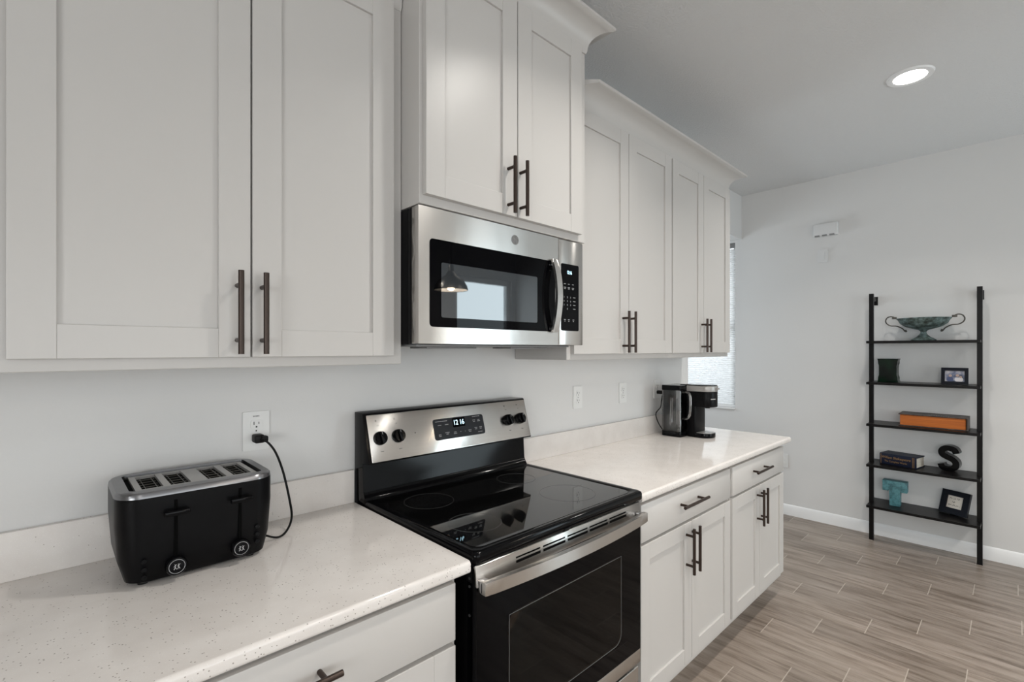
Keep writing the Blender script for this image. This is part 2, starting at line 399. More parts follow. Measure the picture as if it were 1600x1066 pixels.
sh.part('bottom_rail', box(bm_new(), XR+.024, XR+.048, WY0+.005, WY1-.005, WZ0+.015, WZ0+.04, .002), M['trim'])
sh.part('head_rail', box(bm_new(), XR+.018, XR+.055, WY0+.004, WY1-.004, WZ1-.045, WZ1-.002, .002), M['grey_plastic'])
w = bpy.data.objects.new('added_window_4', None); col.objects.link(w); w['kind'] = 'structure'  # unseen window, added to let fill light into the nook
bm = bm_new()
for a in (2.6, 3.60): box(bm, a, a+.05, YN+.03, YN+.08, .9, 2.2)
for z in (.9, 1.52, 2.15): box(bm, 2.65, 3.60, YN+.03, YN+.08, z, z+.05)
struct('window_frame', bm, M['trim'], parent=w)
struct('window_pane', box(bm_new(), 2.65, 3.60, YN+.05, YN+.055, .95, 2.15), M['pane'], parent=w)
# openings behind the camera
w = bpy.data.objects.new('door_1', None); col.objects.link(w); w['kind'] = 'structure'
bm = bm_new()
for a, b in ((DX0, DX0+.06), (DX1-.06, DX1)): box(bm, a, b, YB-.1, YB-.04, 0, DZ)
box(bm, DX0+.06, DX1-.06, YB-.1, YB-.04, DZ-.06, DZ); box(bm, DX0+.06, DX1-.06, YB-.1, YB-.04, 0, .08)
struct('door_frame', bm, M['trim'], parent=w)
struct('door_pane', box(bm_new(), DX0+.06, DX1-.06, YB-.075, YB-.07, .08, DZ-.06), M['pane'], parent=w)
w = bpy.data.objects.new('added_window_2', None); col.objects.link(w); w['kind'] = 'structure'  # unseen wide window, added to pass the soft fill
bm = bm_new()
for a in (QX0, (QX0+QX1)/2-.03, QX1-.06): box(bm, a, a+.06, YB-.1, YB-.04, QZ0, QZ1)
for a, b in ((QX0+.06, (QX0+QX1)/2-.03), ((QX0+QX1)/2+.03, QX1-.06)):
    box(bm, a, b, YB-.1, YB-.04, QZ0, QZ0+.05); box(bm, a, b, YB-.1, YB-.04, QZ1-.05, QZ1)
struct('window_frame', bm, M['trim'], parent=w)
struct('window_pane', box(bm_new(), QX0+.06, QX1-.06, YB-.075, YB-.07, QZ0+.05, QZ1-.05), M['pane'], parent=w)

# ceiling lights
LL = ['round recessed ceiling light above the stove', 'round recessed ceiling light, lit, over the plank floor near the ladder shelf',
      'round recessed ceiling light behind the camera, middle of the far row', 'round recessed ceiling light behind the camera nearest the glass door', 'round recessed ceiling light behind the camera nearest the added wide window']
for (x, y), lab in zip(LAMPS, LL):
    t = Thing('recessed_light', lab, 'ceiling light', (x, y, CEIL), 'recessed ceiling lights')
    t.part('trim_ring', lathe(bm_new(), [(.070,-.001), (.070,-.007), (.080,-.010), (.095,-.008), (.099,0)], (x,y,CEIL)), M['trim'])
    t.part('lens', lathe(bm_new(), [(0,-.006), (.069,-.006), (.069,-.001)], (x,y,CEIL)), M['lamp'])
    l = bpy.data.lights.new('recessed_lamp', 'AREA'); l.shape = 'DISK'; l.size = .13; l.energy = LAMP_P*(1.22 if x < 2 else .84) if y > -2 else LAMP_P*1.45; l.color = (1, .96, .90); l.spread = math.radians(128)
    lo = bpy.data.objects.new('recessed_lamp', l); lo.location = (0, 0, -.011); lo.parent = t.o; col.objects.link(lo)
# pendants (seen reflected in the microwave door)
for i, (x, y, lab) in enumerate(((1.67, -2.5, 'nickel dome pendant lamp reflected in the microwave window'), (0.2, -2.5, 'nickel dome pendant lamp hanging behind the camera'))):
    z0 = 1.93
    t = Thing('pendant_lamp', lab, 'pendant lamp', (x, y, z0), 'dome pendant lamps')
    t.part('lamp_shade', lathe(bm_new(), [(.140,0), (.143,.004), (.135,.035), (.105,.085), (.05,.125), (.035,.15), (.03,.155), (.026,.15), (.045,.12), (.10,.08), (.13,.032), (.137,.004), (.140,0)], (x,y,z0)), M['nickel'])
    t.part('shade_liner', lathe(bm_new(), [(.136,.003), (.1295,.031), (.0995,.079), (.044,.119), (.025,.149)], (x,y,z0)), M['trim'], label='white inside of the shade')
    t.part('socket', lathe(bm_new(), [(0,.215), (.018,.215), (.024,.20), (.024,.16), (.034,.15), (0,.15)], (x,y,z0)), M['nickel'])
    t.part('cord', tube(bm_new(), [(x,y,z0+.21), (x,y,CEIL-.02)], .003, 8), M['black_matte'])
    t.part('canopy', lathe(bm_new(), [(0,-.025), (.05,-.022), (.06,0)], (x,y,CEIL)), M['nickel'])
    t.part('bulb', lathe(bm_new(), [(0,0.042), (.018,.048), (.026,.066), (.020,.088), (.013,.105), (.013,.14), (0,.14)], (x,y,z0)), M['bulb'])
    l = bpy.data.lights.new('pendant_light', 'POINT'); l.energy = 5; l.color = (1,.82,.62); l.shadow_soft_size = .03
    lo = bpy.data.objects.new('pendant_light', l); lo.location = (0, 0, .028); lo.parent = t.o; col.objects.link(lo)

# ------------------------------------------------------------------ cabinets
def shaker(x0, x1, z0, z1, yf, stile=.066, th=.020, rec=.008, rail=None):
    """shaker door: one mesh, front at yf, recessed panel"""
    rail = rail or stile
    bm = bm_new(); yb = yf+th
    box(bm, x0, x0+stile, yf, yb, z0, z1, .0014, 2); box(bm, x1-stile, x1, yf, yb, z0, z1, .0014, 2)
    for za, zb in ((z0, z0+rail), (z1-rail, z1)):
        box(bm, x0+stile-.0004, x1-stile+.0004, yf+.0006, yb-.0005, za, zb, .0010, 1)
    box(bm, x0+stile-.001, x1-stile+.001, yf+rec, yb-.001, z0+rail-.001, z1-rail+.001)
    return bm
def slab(x0, x1, z0, z1, yf, th=.020): return box(bm_new(), x0, x1, yf, yf+th, z0, z1, .002, 2)
def handle_bm(x, yf, z, length, vertical=True, r=.0062):
    bm = bm_new(); yo = yf-.034; h = length/2
    d = Vector((0,0,1)) if vertical else Vector((1,0,0))
    c = Vector((x, yo, z))
    tube(bm, [c-d*h, c+d*h], r, 14)
    for s in (-1, 1):
        p = c + d*s*(h-.032 if length < .21 else h-.032)
        tube(bm, [p, p+Vector((0, .034, 0))], r*.85, 12)
    return bm
YD = -.325
def upper(label, x0, x1, zb, zt, yfr, doors, hz, handles, hl=.19, base_open=True):
    """doors: (x0,x1); handles: x of each bar"""
    t = Thing('wall_cabinet', label, 'cabinet', ((x0+x1)/2, yfr/2, zb), 'white shaker wall cabinets')
    bm = bm_new()
    y1 = -.003
    # carcass: sides, bottom set up behind the face frame, top, frame
    box(bm, x0, x1, yfr, y1, zb, zt, .0015, 1)
    t.part('cabinet_body', bm, M['cab'])
    for (a, b), hx in zip(doors, handles):
        d = t.part('door', shaker(a, b, zb+.025, zt-.012, yfr-.020), M['cab'], smooth=False)
        t.part('handle', handle_bm(hx, yfr-.020, hz, hl), M['bronze'], parent=d)
    return t
upper('wide white wall cabinet above the toaster', -.838, .006, 1.388, 2.45, -.305, [(-.805,-.4075), (-.4035,-.029)], 1.5155, [-.436, -.383])
upper('white wall cabinet left of the one above the toaster, at the frame edge', -1.69, -.845, 1.388, 2.45, -.305, [(-1.66,-1.267), (-1.263,-.873)], 1.5155, [-1.29, -1.24])
upper('white wall cabinet between the microwave and the end cabinet', .770, 1.606, 1.388, 2.45, -.305, [(.794,1.195), (1.199,1.600)], 1.512, [1.146, 1.200])
upper('end white wall cabinet above the coffee maker', 1.608, 2.356, 1.388, 2.45, -.305, [(1.614,1.973), (1.977,2.343)], 1.512, [1.946, 1.996])
mc = upper('raised white wall cabinet above the microwave', .008, .767, 1.848, 2.61, -.400, [(.018,.3775), (.3815,.7255)], 1.9645, [.335, .391], hl=.182)

# crown mouldings : cove profile, o = overhang
def crown_prof(y, z, o=.088, h=.105):
    pts = [(y+.03, z), (y, z)]
    for i in range(0, 9):
        t = i/8*PI/2
        pts.append((y-.004-(o-.010)*(1-math.cos(t)), z+.010+(h-.024)*math.sin(t)))
    pts += [(y-o, z+h-.010), (y-o, z+h), (y+.03, z+h)]
    return pts
def crown(name, label, x0, x1, y, z, left, right, group, o=.088, h=.105):
    """left/right: 'flat' = plain cut, 'mitre' = outward 45 degree corner with return, 'cut' = inward 45 degree cut"""
    pr = crown_prof(y, z, o, h); bm = bm_new()
    def xe(px, base, mode, sgn):
        off = y - px[0]     # outwards distance from the frame
        if mode == 'flat': return base
        if mode == 'mitre': return base + sgn*off
        return base - sgn*off
    A = [bm.verts.new((xe(p, x0, left, -1), p[0], p[1])) for p in pr]; B = [bm.verts.new((xe(p, x1, right, 1), p[0], p[1])) for p in pr]
    n = len(pr)
    for i in range(n): bm.faces.new((A[i], B[i], B[(i+1)%n], A[(i+1)%n]))
    bm.faces.new(A); bm.faces.new(B[::-1])
    for mode, base, sgn in ((left, x0, -1), (right, x1, 1)):
        if mode == 'mitre':       # return piece running back to the wall
            C = [bm.verts.new((base + sgn*(y-p[0]), p[0], p[1])) for p in pr]; D = [bm.verts.new((base + sgn*(y-p[0]), -.003, p[1])) for p in pr]
            for i in range(n): bm.faces.new((C[i], D[i], D[(i+1)%n], C[(i+1)%n]))
            bm.faces.new(C); bm.faces.new(D[::-1])
    return solo(name, bm, M['cab'], label, 'crown molding', (x0, y, z), group)
G = 'crown moldings on the wall cabinets'
crown('crown_molding', 'short white crown molding on top of the raised cabinet above the microwave', .008, .767, -.405, 2.590, 'mitre', 'mitre', G, o=.083, h=.100)
crown('crown_molding', 'long white crown molding over the two cabinets right of the microwave', .789, 2.356, -.306, 2.436, 'cut', 'mitre', G, o=.086, h=.103)
crown('crown_molding', 'white crown molding along the top of the cabinets left of the microwave', -1.69, .005, -.306, 2.436, 'flat', 'flat', G, o=.086, h=.103)

def lower(label, x0, x1, doors, drawers, dh, hh, hxs):
    t = Thing('base_cabinet', label, 'cabinet', ((x0+x1)/2, -.30, 0), 'white shaker base cabinets')
    bm = bm_new(); yfr = -.614
    prism(bm, [(-.003, 0), (-.540, 0), (-.540, .105), (yfr, .105), (yfr, .879), (-.003, .879)], x0, x1, 'x')
    t.part('cabinet_body', bm, M['cab'], smooth=False)
    for a, b in drawers:
        d = t.part('drawer', slab(a, b, .728, .867, yfr-.020), M['cab'])
        for hx in dh: 
            t.part('handle', handle_bm(hx, yfr-.020, .804, .215, False), M['bronze'], parent=d)
    for (a, b), hx in zip(doors, hxs):
        d = t.part('door', shaker(a, b, .140, .716, yfr-.020, stile=.062), M['cab'], smooth=False)
        t.part('handle', handle_bm(hx, yfr-.020, .609, .186), M['bronze'], parent=d)
    return t
lower('white base cabinet directly right of the stove', .786, 1.588, [(.793,1.186), (1.190,1.580)], [(.793,1.580)], [1.168], None, [1.139, 1.191])
lower('white base cabinet at the counter end by the plank floor', 1.5885, 2.350, [(1.606,1.958), (1.962,2.335)], [(1.606,2.335)], [1.946], None, [1.923, 1.979])
lower('white base cabinet below the toaster counter, left of the stove', -.820, -.030, [(-.805,-.428), (-.424,-.040)], [(-.805,-.040)], [-.445], None, [-.470, -.400])
lower('white base cabinet farthest left under the counter', -1.69, -.821, [(-1.675,-1.258), (-1.254,-.836)], [(-1.675,-.836)], [-1.25], None, [-1.30, -1.21])

# countertops
def counter(label, x0, x1):
    t = Thing('countertop', label, 'countertop', ((x0+x1)/2, -.32, .880), 'quartz countertops')
    bm = bm_new(); r = .009; ye = -.646
    pts = [(-.003, .8805), (ye+r, .8805)]
    for i in range(1, 6): a = PI/2*i/5; pts.append((ye+r-r*math.sin(a), .8805+r-r*math.cos(a)))
    for i in range(0, 6): a = PI/2*i/5; pts.append((ye+r-r*math.cos(a), .912-r+r*math.sin(a)))
    pts.append((-.003, .912))
    prism(bm, pts, x0, x1, 'x')
    t.part('counter_slab', bm, M['quartz'])
    t.part('backsplash', box(bm_new(), x0, x1, -.0175, -.002, .912, 1.022, .0012, 1), M['quartz'])
    return t
counter('speckled quartz countertop under the toaster, left of the stove', -1.69, -.003)
counter('speckled quartz countertop under the coffee maker, right of the stove', .781, 2.425)

# ------------------------------------------------------------------ outlets
def plate(x0, x1, z0, z1, face='y', y=0):
    bm = bm_new()
    prism(bm, rrect(x0, x1, z0, z1, .003, 3), y-.0055, y-.0008, 'y', bev=0)
    return bm
def duplex(t, cx, cz, plugged=(False, False)):
    bm = bm_new(); sl = bm_new()
    for k, dz in enumerate((.0195, -.0195)):
        pts = []
        for i in range(24):
            a = 2*PI*i/24; pts.append((cx+max(-.0155, min(.0155, .0175*math.cos(a))), cz+dz+max(-.013, min(.013, .0175*math.sin(a)))))
        prism(bm, pts, -.0080, -.0050, 'y')
        if not plugged[k]:
            box(sl, cx-.0078, cx-.0056, -.0083, -.0070, cz+dz-.001, cz+dz+.008)
            box(sl, cx+.0056, cx+.0076, -.0083, -.0070, cz+dz, cz+dz+.007)
            tube(sl, [(cx, -.0083, cz+dz-.0075), (cx, -.0070, cz+dz-.0075)], .0026, 10)
    tube(sl, [(cx, -.0064, cz), (cx, -.0050, cz)], .0022, 8)
    t.part('receptacle', bm, M['white_plastic'])
    t.part('slots', sl, M['slot'])
def outlet(label, cx, cz, plugged=(False, False), w=.072, h=.115, mark=False):
    t = Thing('wall_outlet', label, 'outlet', (cx, -.003, cz-h/2), 'white wall outlets')
    t.part('cover_plate', plate(cx-w/2, cx+w/2, cz-h/2, cz+h/2), M['white_plastic'])
    duplex(t, cx, cz, plugged)
    if mark:
        bm = bm_new()
        for i in range(5): box(bm, cx-.009+i*.0037, cx-.0065+i*.0037, -.0060, -.0050, cz+.0415, cz+.0455)
        t.part('embossed_mark', bm, M['grey_plastic'])
    return t
outlet('white wall outlet behind the toaster with a black plug in it', -.306, 1.189, (False, True), mark=True)
outlet('white wall outlet just right of the stove, both sockets empty', 1.220, 1.185)
outlet('white wall outlet farther right toward the coffee maker, both sockets empty', 1.633, 1.183)
outlet('white wall outlet behind the coffee maker', 2.015, 1.183, (False, True))
def plate_x(name, label, cat, y0, y1, z0, z1, th=.0055):
    t = Thing(name, label, cat, (XR-.003, (y0+y1)/2, z0))
    return t
t = Thing('door_chime', 'small white chime box high on the far wall with dark slots along its underside', 'chime', (XR-.02, -.490, 2.36))
t.part('cover', box(bm_new(), XR-.045, XR-.001, -.576, -.404, 2.366, 2.468, .006, 3), M['wall_plastic'])
bm = bm_new()
for k in range(3): box(bm, XR-.0458, XR-.025, -.555+k*.052, -.520+k*.052, 2.3655, 2.376)
t.part('speaker_slots', bm, M['grey_plastic'])
t = Thing('blank_wall_plate', 'small blank white wall plate under the chime box', 'wall plate', (XR-.003, -.463, 2.155))
bm = bm_new(); prism(bm, rrect(-.500, -.427, 2.155, 2.262, .004, 3), XR-.008, XR-.001, 'x'); t.part('cover_plate', bm, M['wall_plastic'])
bm = bm_new(); prism(bm, rrect(-.480, -.447, 2.178, 2.240, .003, 3), XR-.010, XR-.007, 'x'); t.part('insert', bm, M['wall_plastic'])
t = Thing('wall_outlet', 'low white outlet on the far wall beside the end base cabinet', 'outlet', (XR-.003, -.165, .42), 'white wall outlets')
bm = bm_new(); prism(bm, rrect(-.202, -.130, .408, .523, .003, 3), XR-.0065, XR-.001, 'x'); t.part('cover_plate', bm, M['white_plastic'])
bm = bm_new()
for z in (.446, .485): prism(bm, rrect(-.182, -.150, z-.013, z+.013, .008, 4), XR-.009, XR-.006, 'x')
t.part('receptacle', bm, M['white_plastic'])

# ------------------------------------------------------------------ stove
ST = Thing('electric_stove', 'black and stainless electric stove with glass cooktop between the two counters', 'stove', (.38, -.33, 0))
bm = bm_new()
prism(bm, [(-.02, .02), (-.615, .02), (-.615, .895), (-.02, .895)], .010, .752, 'x')
for x in (.05, .71):
    for y in (-.08, -.56): tube(bm, [(x, y, 0), (x, y, .022)], .018, 12)
ST.part('body', bm, M['black'], smooth=False)
# front control-less panel between cooktop lip and door
bm = bm_new(); box(bm, .006, .752, -.640, -.6155, .850, .897, .002)
for x in (.10, .118, .136): box(bm, x, x+.011, -.6415, -.639, .872, .877)
ST.part('front_panel', bm, M['black_matte'])
# cooktop frame with a raised rounded lip
bm = bm_new()
def rr_ring(bm, loops):
    V = [[bm.verts.new((p[0], p[1], z)) for p in rrect(*r)] for r, z in loops]
    n = len(V[0])
    for A, B in zip(V, V[1:]):
        for i in range(n): bm.faces.new((A[i], A[(i+1)%n], B[(i+1)%n], B[i]))
    return V
cx0, cx1, cy0, cy1 = .003, .776, -.656, -.060
L = [((cx0+.006, cx1-.006, cy0+.006, cy1-.002, .014), .897), ((cx0, cx1, cy0, cy1, .018), .903), ((cx0, cx1, cy0, cy1, .018), .920), ((cx0+.002, cx1-.002, cy0+.002, cy1-.001, .018), .926),
     ((cx0+.007, cx1-.007, cy0+.007, cy1-.005, .018), .929), ((cx0+.020, cx1-.020, cy0+.022, cy1-.020, .022), .9285), ((cx0+.027, cx1-.027, cy0+.030, cy1-.027, .03), .9255), ((cx0+.030, cx1-.030, cy0+.033, cy1-.030, .03), .9245)]
V = rr_ring(bm, L); bm.faces.new(V[0]); bm.faces.new(V[-1])
ST.part('cooktop_frame', bm, M['black'], angle=60)
bm = bm_new(); prism(bm, rrect(cx0+.030, cx1-.030, cy0+.033, cy1-.030, .03, 6), .9240, .9255, 'z')
g = ST.part('cooktop_glass', bm, M['cooktop'])
for (x, y, r) in ((.165, -.215, .082), (.150, -.475, .078), (.57, -.215, .075), (.57, -.475, .098)):
    bm = bm_new(); ring(bm, r, .0018, Matrix.Translation((x, y, .9256)), 56, .0002)
    if r > .1: ring(bm, r*.62, .0018, Matrix.Translation((x, y, .9256)), 56, .0002)
    ST.part('burner_ring', bm, M['ring'], parent=g)
# backguard: riser + tilted control console
bm = bm_new()
prism(bm, [(-.004, .897), (-.062, .897), (-.084, .915), (-.086, .928), (-.080, .938), (-.072, .944), (-.066, .955), (-.060, 1.052), (-.110, 1.052), (-.064, 1.2145), (-.058, 1.2175), (-.006, 1.2175)], .003, .764, 'x', bev=.002)
ST.part('backguard', bm, M['black'], angle=25)
B0 = Vector((0, -.1125, 1.0545)); T0 = Vector((0, -.0660, 1.2145)); up = (T0-B0).normalized(); nrm = Vector((0,-1,0)); nrm = (nrm - up*nrm.dot(up)).normalized()
def console(x, s, out=0):   # x across, s along the slope from its bottom
    R = Matrix((Vector((1,0,0)), up, nrm)).transposed().to_4x4()
    return Matrix.Translation(Vector((x, 0, 0)) + B0 + up*s + nrm*out) @ R
H = (T0-B0).length
bm = bm_new(); prism(bm, rrect(.012, .757, .003, H-.005, .004, 3), -.001, .003, 'z', mtx=console(0,0), bev=.0008)
cp = ST.part('control_panel', bm, M['steel'])
DX, DW, DS0, DS1 = .268, .240, .043, .121
bm = bm_new(); prism(bm, rrect(DX, DX+DW, DS0, DS1, .010, 5), .0029, .0042, 'z', mtx=console(0,0))
dp = ST.part('display_panel', bm, M['display'])
bm = bm_new(); text_bm(bm, '12 16', .027, console(DX+.117, .1, .0045) , sx=.85); ST.part('clock_digits', bm, M['digit'], parent=dp, smooth=False)
bm = bm_new(); prism(bm, rrect(DX+.088, DX+.147, .083, .118, .003, 3), .0042, .0043, 'z', mtx=console(0,0)); ST.part('clock_window', bm, M['glass_black'], parent=dp)
def lines(bm, x, s, words, w, mtxf, h=.0022, out=.0043):
    for k, wd in enumerate(words):
        n = int(wd); 
        for i in range(n): box(bm, x-w*n/2+i*w, x-w*n/2+i*w+w*.7, s-k*.0055, s-k*.0055+h, out, out+.0002, mtx=mtxf)
C0 = console(0,0)
for x, s, wd, w in ((DX+.038, .110, (12,), .0045), (DX+.028, .096, (4,), .004), (DX+.060, .096, (4,), .004), (DX+.024, .061, (3,3), .004), (DX+.058, .066, (5,3), .004), (DX+.094, .064, (3,4), .004), (DX+.120, .063, (1,), .004), (DX+.142, .062, (1,), .003),
                   (DX+.165, .064, (4,3), .004), (DX+.205, .114, (10,), .0038), (DX+.192, .100, (4,3), .0035), (DX+.216, .100, (3,4), .0035), (DX+.196, .070, (4,3), .0035), (DX+.220, .070, (4,3), .0035), (DX+.215, .052, (9,), .0025)):
    for k, n_ in enumerate(wd):
        bm = bm_new(); lines(bm, x, s-k*.0055, (n_,), w, C0); ST.part('button_legend', bm, M['legend'], parent=dp, smooth=False)
KN = ((.050, .080), (.119, .080), (.640, .083), (.712, .083))
for i, (x, s) in enumerate(KN):
    bm = bm_new(); lines(bm, x, s+.043, (2,), .003, C0, out=.003); ST.part('knob_legend', bm, M['dark_legend'], parent=cp, smooth=False)
    bm = bm_new(); lines(bm, x+.004, s-.045, (4,), .003, C0, out=.003); ST.part('knob_legend', bm, M['dark_legend'], parent=cp, smooth=False)
    ST.part('indicator_dot', tube(bm_new(), [C0 @ Vector((x-.006, s+.060, .0029)), C0 @ Vector((x-.006, s+.060, .0035))], .0020, 10), M['slot'], parent=cp)
ST.part('indicator_dot', tube(bm_new(), [C0 @ Vector((.189, .083, .0029)), C0 @ Vector((.189, .083, .0035))], .0020, 10), M['slot'], parent=cp)
for x, s in KN:
    bm = bm_new(); m4 = console(x, s, .003)
    lathe(bm, [(0, 0), (.0225, 0), (.0235, .003), (.0215, .016), (.0195, .0185), (0, .0185)], mtx=m4, n=32)
    k = ST.part('knob', bm, M['black'])
    bm = bm_new(); box(bm, -.0052, .0052, -.0205, .0205, .017, .027, .003, 3, mtx=m4 @ Matrix.Rotation(.12, 4, 'Z')); ST.part('knob_grip', bm, M['black'], parent=k)
    bm = bm_new(); box(bm, -.0006, .0006, .010, .019, .0268, .0274, mtx=m4 @ Matrix.Rotation(.12, 4, 'Z')); ST.part('pointer_line', bm, M['legend'], parent=k)
# oven door
YO = -.660
bm = bm_new()
wx0, wx1, wz0, wz1 = .110, .632, .448, .745
box(bm, .004, .745, YO+.006, -.6415, .338, .893, .002)                     # door body behind the glass
ST_door = ST.part('oven_door', bm, M['black'])
bm = bm_new()
def frame_plate(bm, X0, X1, Z0, Z1, a0, a1, b0, b1, r, y0, y1):
    inner = rrect(a0, a1, b0, b1, r, 5); n = len(inner); q = n//4
    outer = []
    for i, (x, z) in enumerate(inner):
        k = i//q
        outer.append(((X1, Z1), (X0, Z1), (X0, Z0), (X1, Z0))[k])
    for y, flip in ((y0, 0), (y1, 1)):
        I = [bm.verts.new((p[0], y, p[1])) for p in inner]
        O = {c: bm.verts.new((c[0], y, c[1])) for c in set(outer)}
        for i in range(n):
            j = (i+1) % n; a, b = O[outer[i]], O[outer[j]]
            if a is b: bm.faces.new((I[i], I[j], a))
            else: bm.faces.new((I[i], I[j], b, a))
        if flip: I1, O1 = I, O
        else: I0, O0 = I, O
    for i in range(n): bm.faces.new((I0[i], I0[(i+1)%n], I1[(i+1)%n], I1[i]))
    cs = [(X1, Z1), (X0, Z1), (X0, Z0), (X1, Z0)]
    for i in range(4): bm.faces.new((O0[cs[i]], O0[cs[(i+1)%4]], O1[cs[(i+1)%4]], O1[cs[i]]))
frame_plate(bm, .004, .745, .385, .848, wx0, wx1, wz0, wz1, .03, YO+.0055, YO)
ST.part('door_glass', bm, M['glass_black'], parent=ST_door, smooth=False)
bm = bm_new(); prism(bm, rrect(wx0, wx1, wz0, wz1, .03, 5), YO+.0002, YO+.0012, 'y'); ST.part('oven_window', bm, M['ovenglass'], parent=ST_door, smooth=False)
bm = bm_new(); prism(bm, rrect(wx0, wx1, wz0, wz1, .03, 5), YO+.0050, YO+.0058, 'y'); ST.part('oven_interior', bm, M['oven_in'], parent=ST_door, smooth=False)
bm = bm_new()
for z in (.655, .555): tube(bm, [(wx0+.004, YO+.0032, z), (wx1-.012, YO+.0032, z)], .0010, 6)
ST.part('oven_rack', bm, M['white_plastic'], parent=ST_door)
bm = bm_new(); pts = [(x, YO+.0002, z) for x, z in rrect(wx0+.004, wx1-.004, wz0+.004, wz1+.05, .035, 6)]
o_ = [p for p in pts]
tube(bm, [(p[0], YO+.0004, min(p[2], wz1-.004)) for p in o_], .0009, 6, closed=True)
ST.part('window_border', bm, M['dark_legend'], parent=ST_door)
# steel trims of the door
bm = bm_new(); prism(bm, [(YO-.001, .848), (YO+.006, .848), (YO+.012, .894), (YO+.008, .898), (YO+.004, .896)], .004, .745, 'x', bev=.0006)
tr = ST.part('door_top_trim', bm, M['steel'], parent=ST_door)
bm = bm_new()
for x in (.14, .246, .352, .458, .564):
    for z, hgt in ((.879, .004), (.867, .007)):
        ys = YO-.001+(z+hgt/2-.848)/.048*.005
        box(bm, x, x+.094, ys-.0009, ys+.003, z, z+hgt, .0003, 1)
ST.part('vent_slots', bm, M['void'], parent=ST_door)
bm = bm_new(); box(bm, .004, .745, YO-.001, YO+.006, .338, .385, .001); ST.part('door_bottom_trim', bm, M['steel'], parent=ST_door)
bm = bm_new()
N = 24; F = []; Bk = []
hy = lambda x: -.690 - .022*(1-((x-.375)/.375)**2)
hx0, hx1 = .006, .742
for i in range(N+1):
    x = hx0 + (hx1-hx0)*i/N; F.append((x, hy(x))); Bk.append((x, hy(x)+.016))
prism(bm, F+Bk[::-1], .836, .868, 'z', bev=.0025)
hd = ST.part('handle', bm, M['steel'], parent=ST_door)
for a in (.006, .716): ST.part('handle_mount', box(bm_new(), a, a+.026, -.680, YO-.0005, .838, .866, .002), M['chrome'], parent=ST_door)
bm = bm_new(); box(bm, .34, .365, YO+.002, YO+.018, .8985, .9045, .002); ST.part('door_latch', bm, M['black_matte'], parent=ST_door)
bm = bm_new(); box(bm, .006, .743, -.655, -.617, .085, .322, .004, 3); ST.part('storage_drawer', bm, M['steel'])
for z in (.862, .842, .77): ST.part('side_screw', tube(bm_new(), [(.0032, -.632, z), (.0052, -.632, z)], .0035, 10), M['slot'])

# ------------------------------------------------------------------ microwave
MW = Thing('microwave', 'stainless steel over-the-range microwave with black glass door', 'microwave', (.38, -.2, 1.445))
bm = bm_new(); box(bm, .008, .752, -.362, -.340, 1.447, 1.844, .003); box(bm, .008, .767, -.3395, -.004, 1.447, 1.844, .001); MW.part('body', bm, M['black_matte'])
bm = bm_new()
box(bm, .03, .73, -.35, -.02, 1.440, 1.4468, .002); box(bm, .10, .30, -.30, -.20, 1.434, 1.440, .002); box(bm, .46, .66, -.30, -.20, 1.434, 1.440, .002)
MW.part('bottom_vent', bm, M['grey_plastic'])
bm = bm_new(); frame_plate(bm, .005, .6075, 1.448, 1.843, .042, .592, 1.497, 1.754, .012, -.400, -.3965)
box(bm, .005, .6075, -.3963, -.3625, 1.448, 1.843, .003)
md = MW.part('door', bm, M['steel'], smooth=False)
bm = bm_new(); prism(bm, rrect(.042, .592, 1.497, 1.754, .012, 5), -.3966, -.3992, 'y'); MW.part('door_glass', bm, M['glass_black'], parent=md, smooth=False)
bm = bm_new(); prism(bm, rrect(.084, .496, 1.526, 1.688, .006, 4), -.3990, -.3996, 'y'); MW.part('door_window', bm, M['screen'], parent=md, smooth=False)
bm = bm_new(); m4 = face_y(.386, -.4, 1.802)
lathe(bm, [(0, .0008), (.0165, .0008), (.0165, -.0006)], mtx=m4, n=36); lg = MW.part('logo_badge', bm, M['badge'], parent=md)
bm = bm_new(); ring(bm, .0152, .0012, m4 @ Matrix.Translation((0,0,.0008)), 36, .0004)
for q in range(4):
    a = q*PI/2+.4; pts = [m4 @ Vector((.0118*math.cos(a+t*1.0)*(1-.25*t), .0118*math.sin(a+t*1.0)*(1-.25*t), .0010)) for t in [i/6 for i in range(7)]]; tube(bm, pts, .0007, 6)
for s_ in (-1, 1):
    pts = [m4 @ Vector((s_*.0035 + .0032*math.cos(t), .0005+.0045*math.sin(t), .0010)) for t in [i*PI*1.6/10+(.5 if s_ < 0 else 2.2) for i in range(11)]]; tube(bm, pts, .0007, 6)
MW.part('logo_script', bm, M['silver_plastic'], parent=md)
bm = bm_new(); N = 16; F = []; Bk = []
for i in range(N+1):
    z = 1.494 + (1.760-1.494)*i/N; t = (z-1.627)/.133; y = -.4145 - .024*(1-t*t); F.append((y, z)); Bk.append((y+.011, z))
prism(bm, F+Bk[::-1], .562, .590, 'x', bev=.002); MW.part('handle', bm, M['steel'], parent=md)
for z in (1.500, 1.736): MW.part('handle_mount', box(bm_new(), .566, .588, -.408, -.3995, z, z+.016, .001), M['chrome'], parent=md)
bm = bm_new(); box(bm, .6095, .754, -.400, -.3625, 1.448, 1.843, .003); pn = MW.part('control_panel', bm, M['steel'])
bm = bm_new(); prism(bm, rrect(.624, .727, 1.502, 1.754, .006, 4), -.3998, -.4012, 'y'); kp = MW.part('keypad', bm, M['glass_black'], parent=pn, smooth=False)
bm = bm_new(); text_bm(bm, '12:16', .018, face_y(.671, -.4014, 1.722), sx=.72); MW.part('clock_digits', bm, M['digit'], parent=kp, smooth=False)
Y1 = -.4014
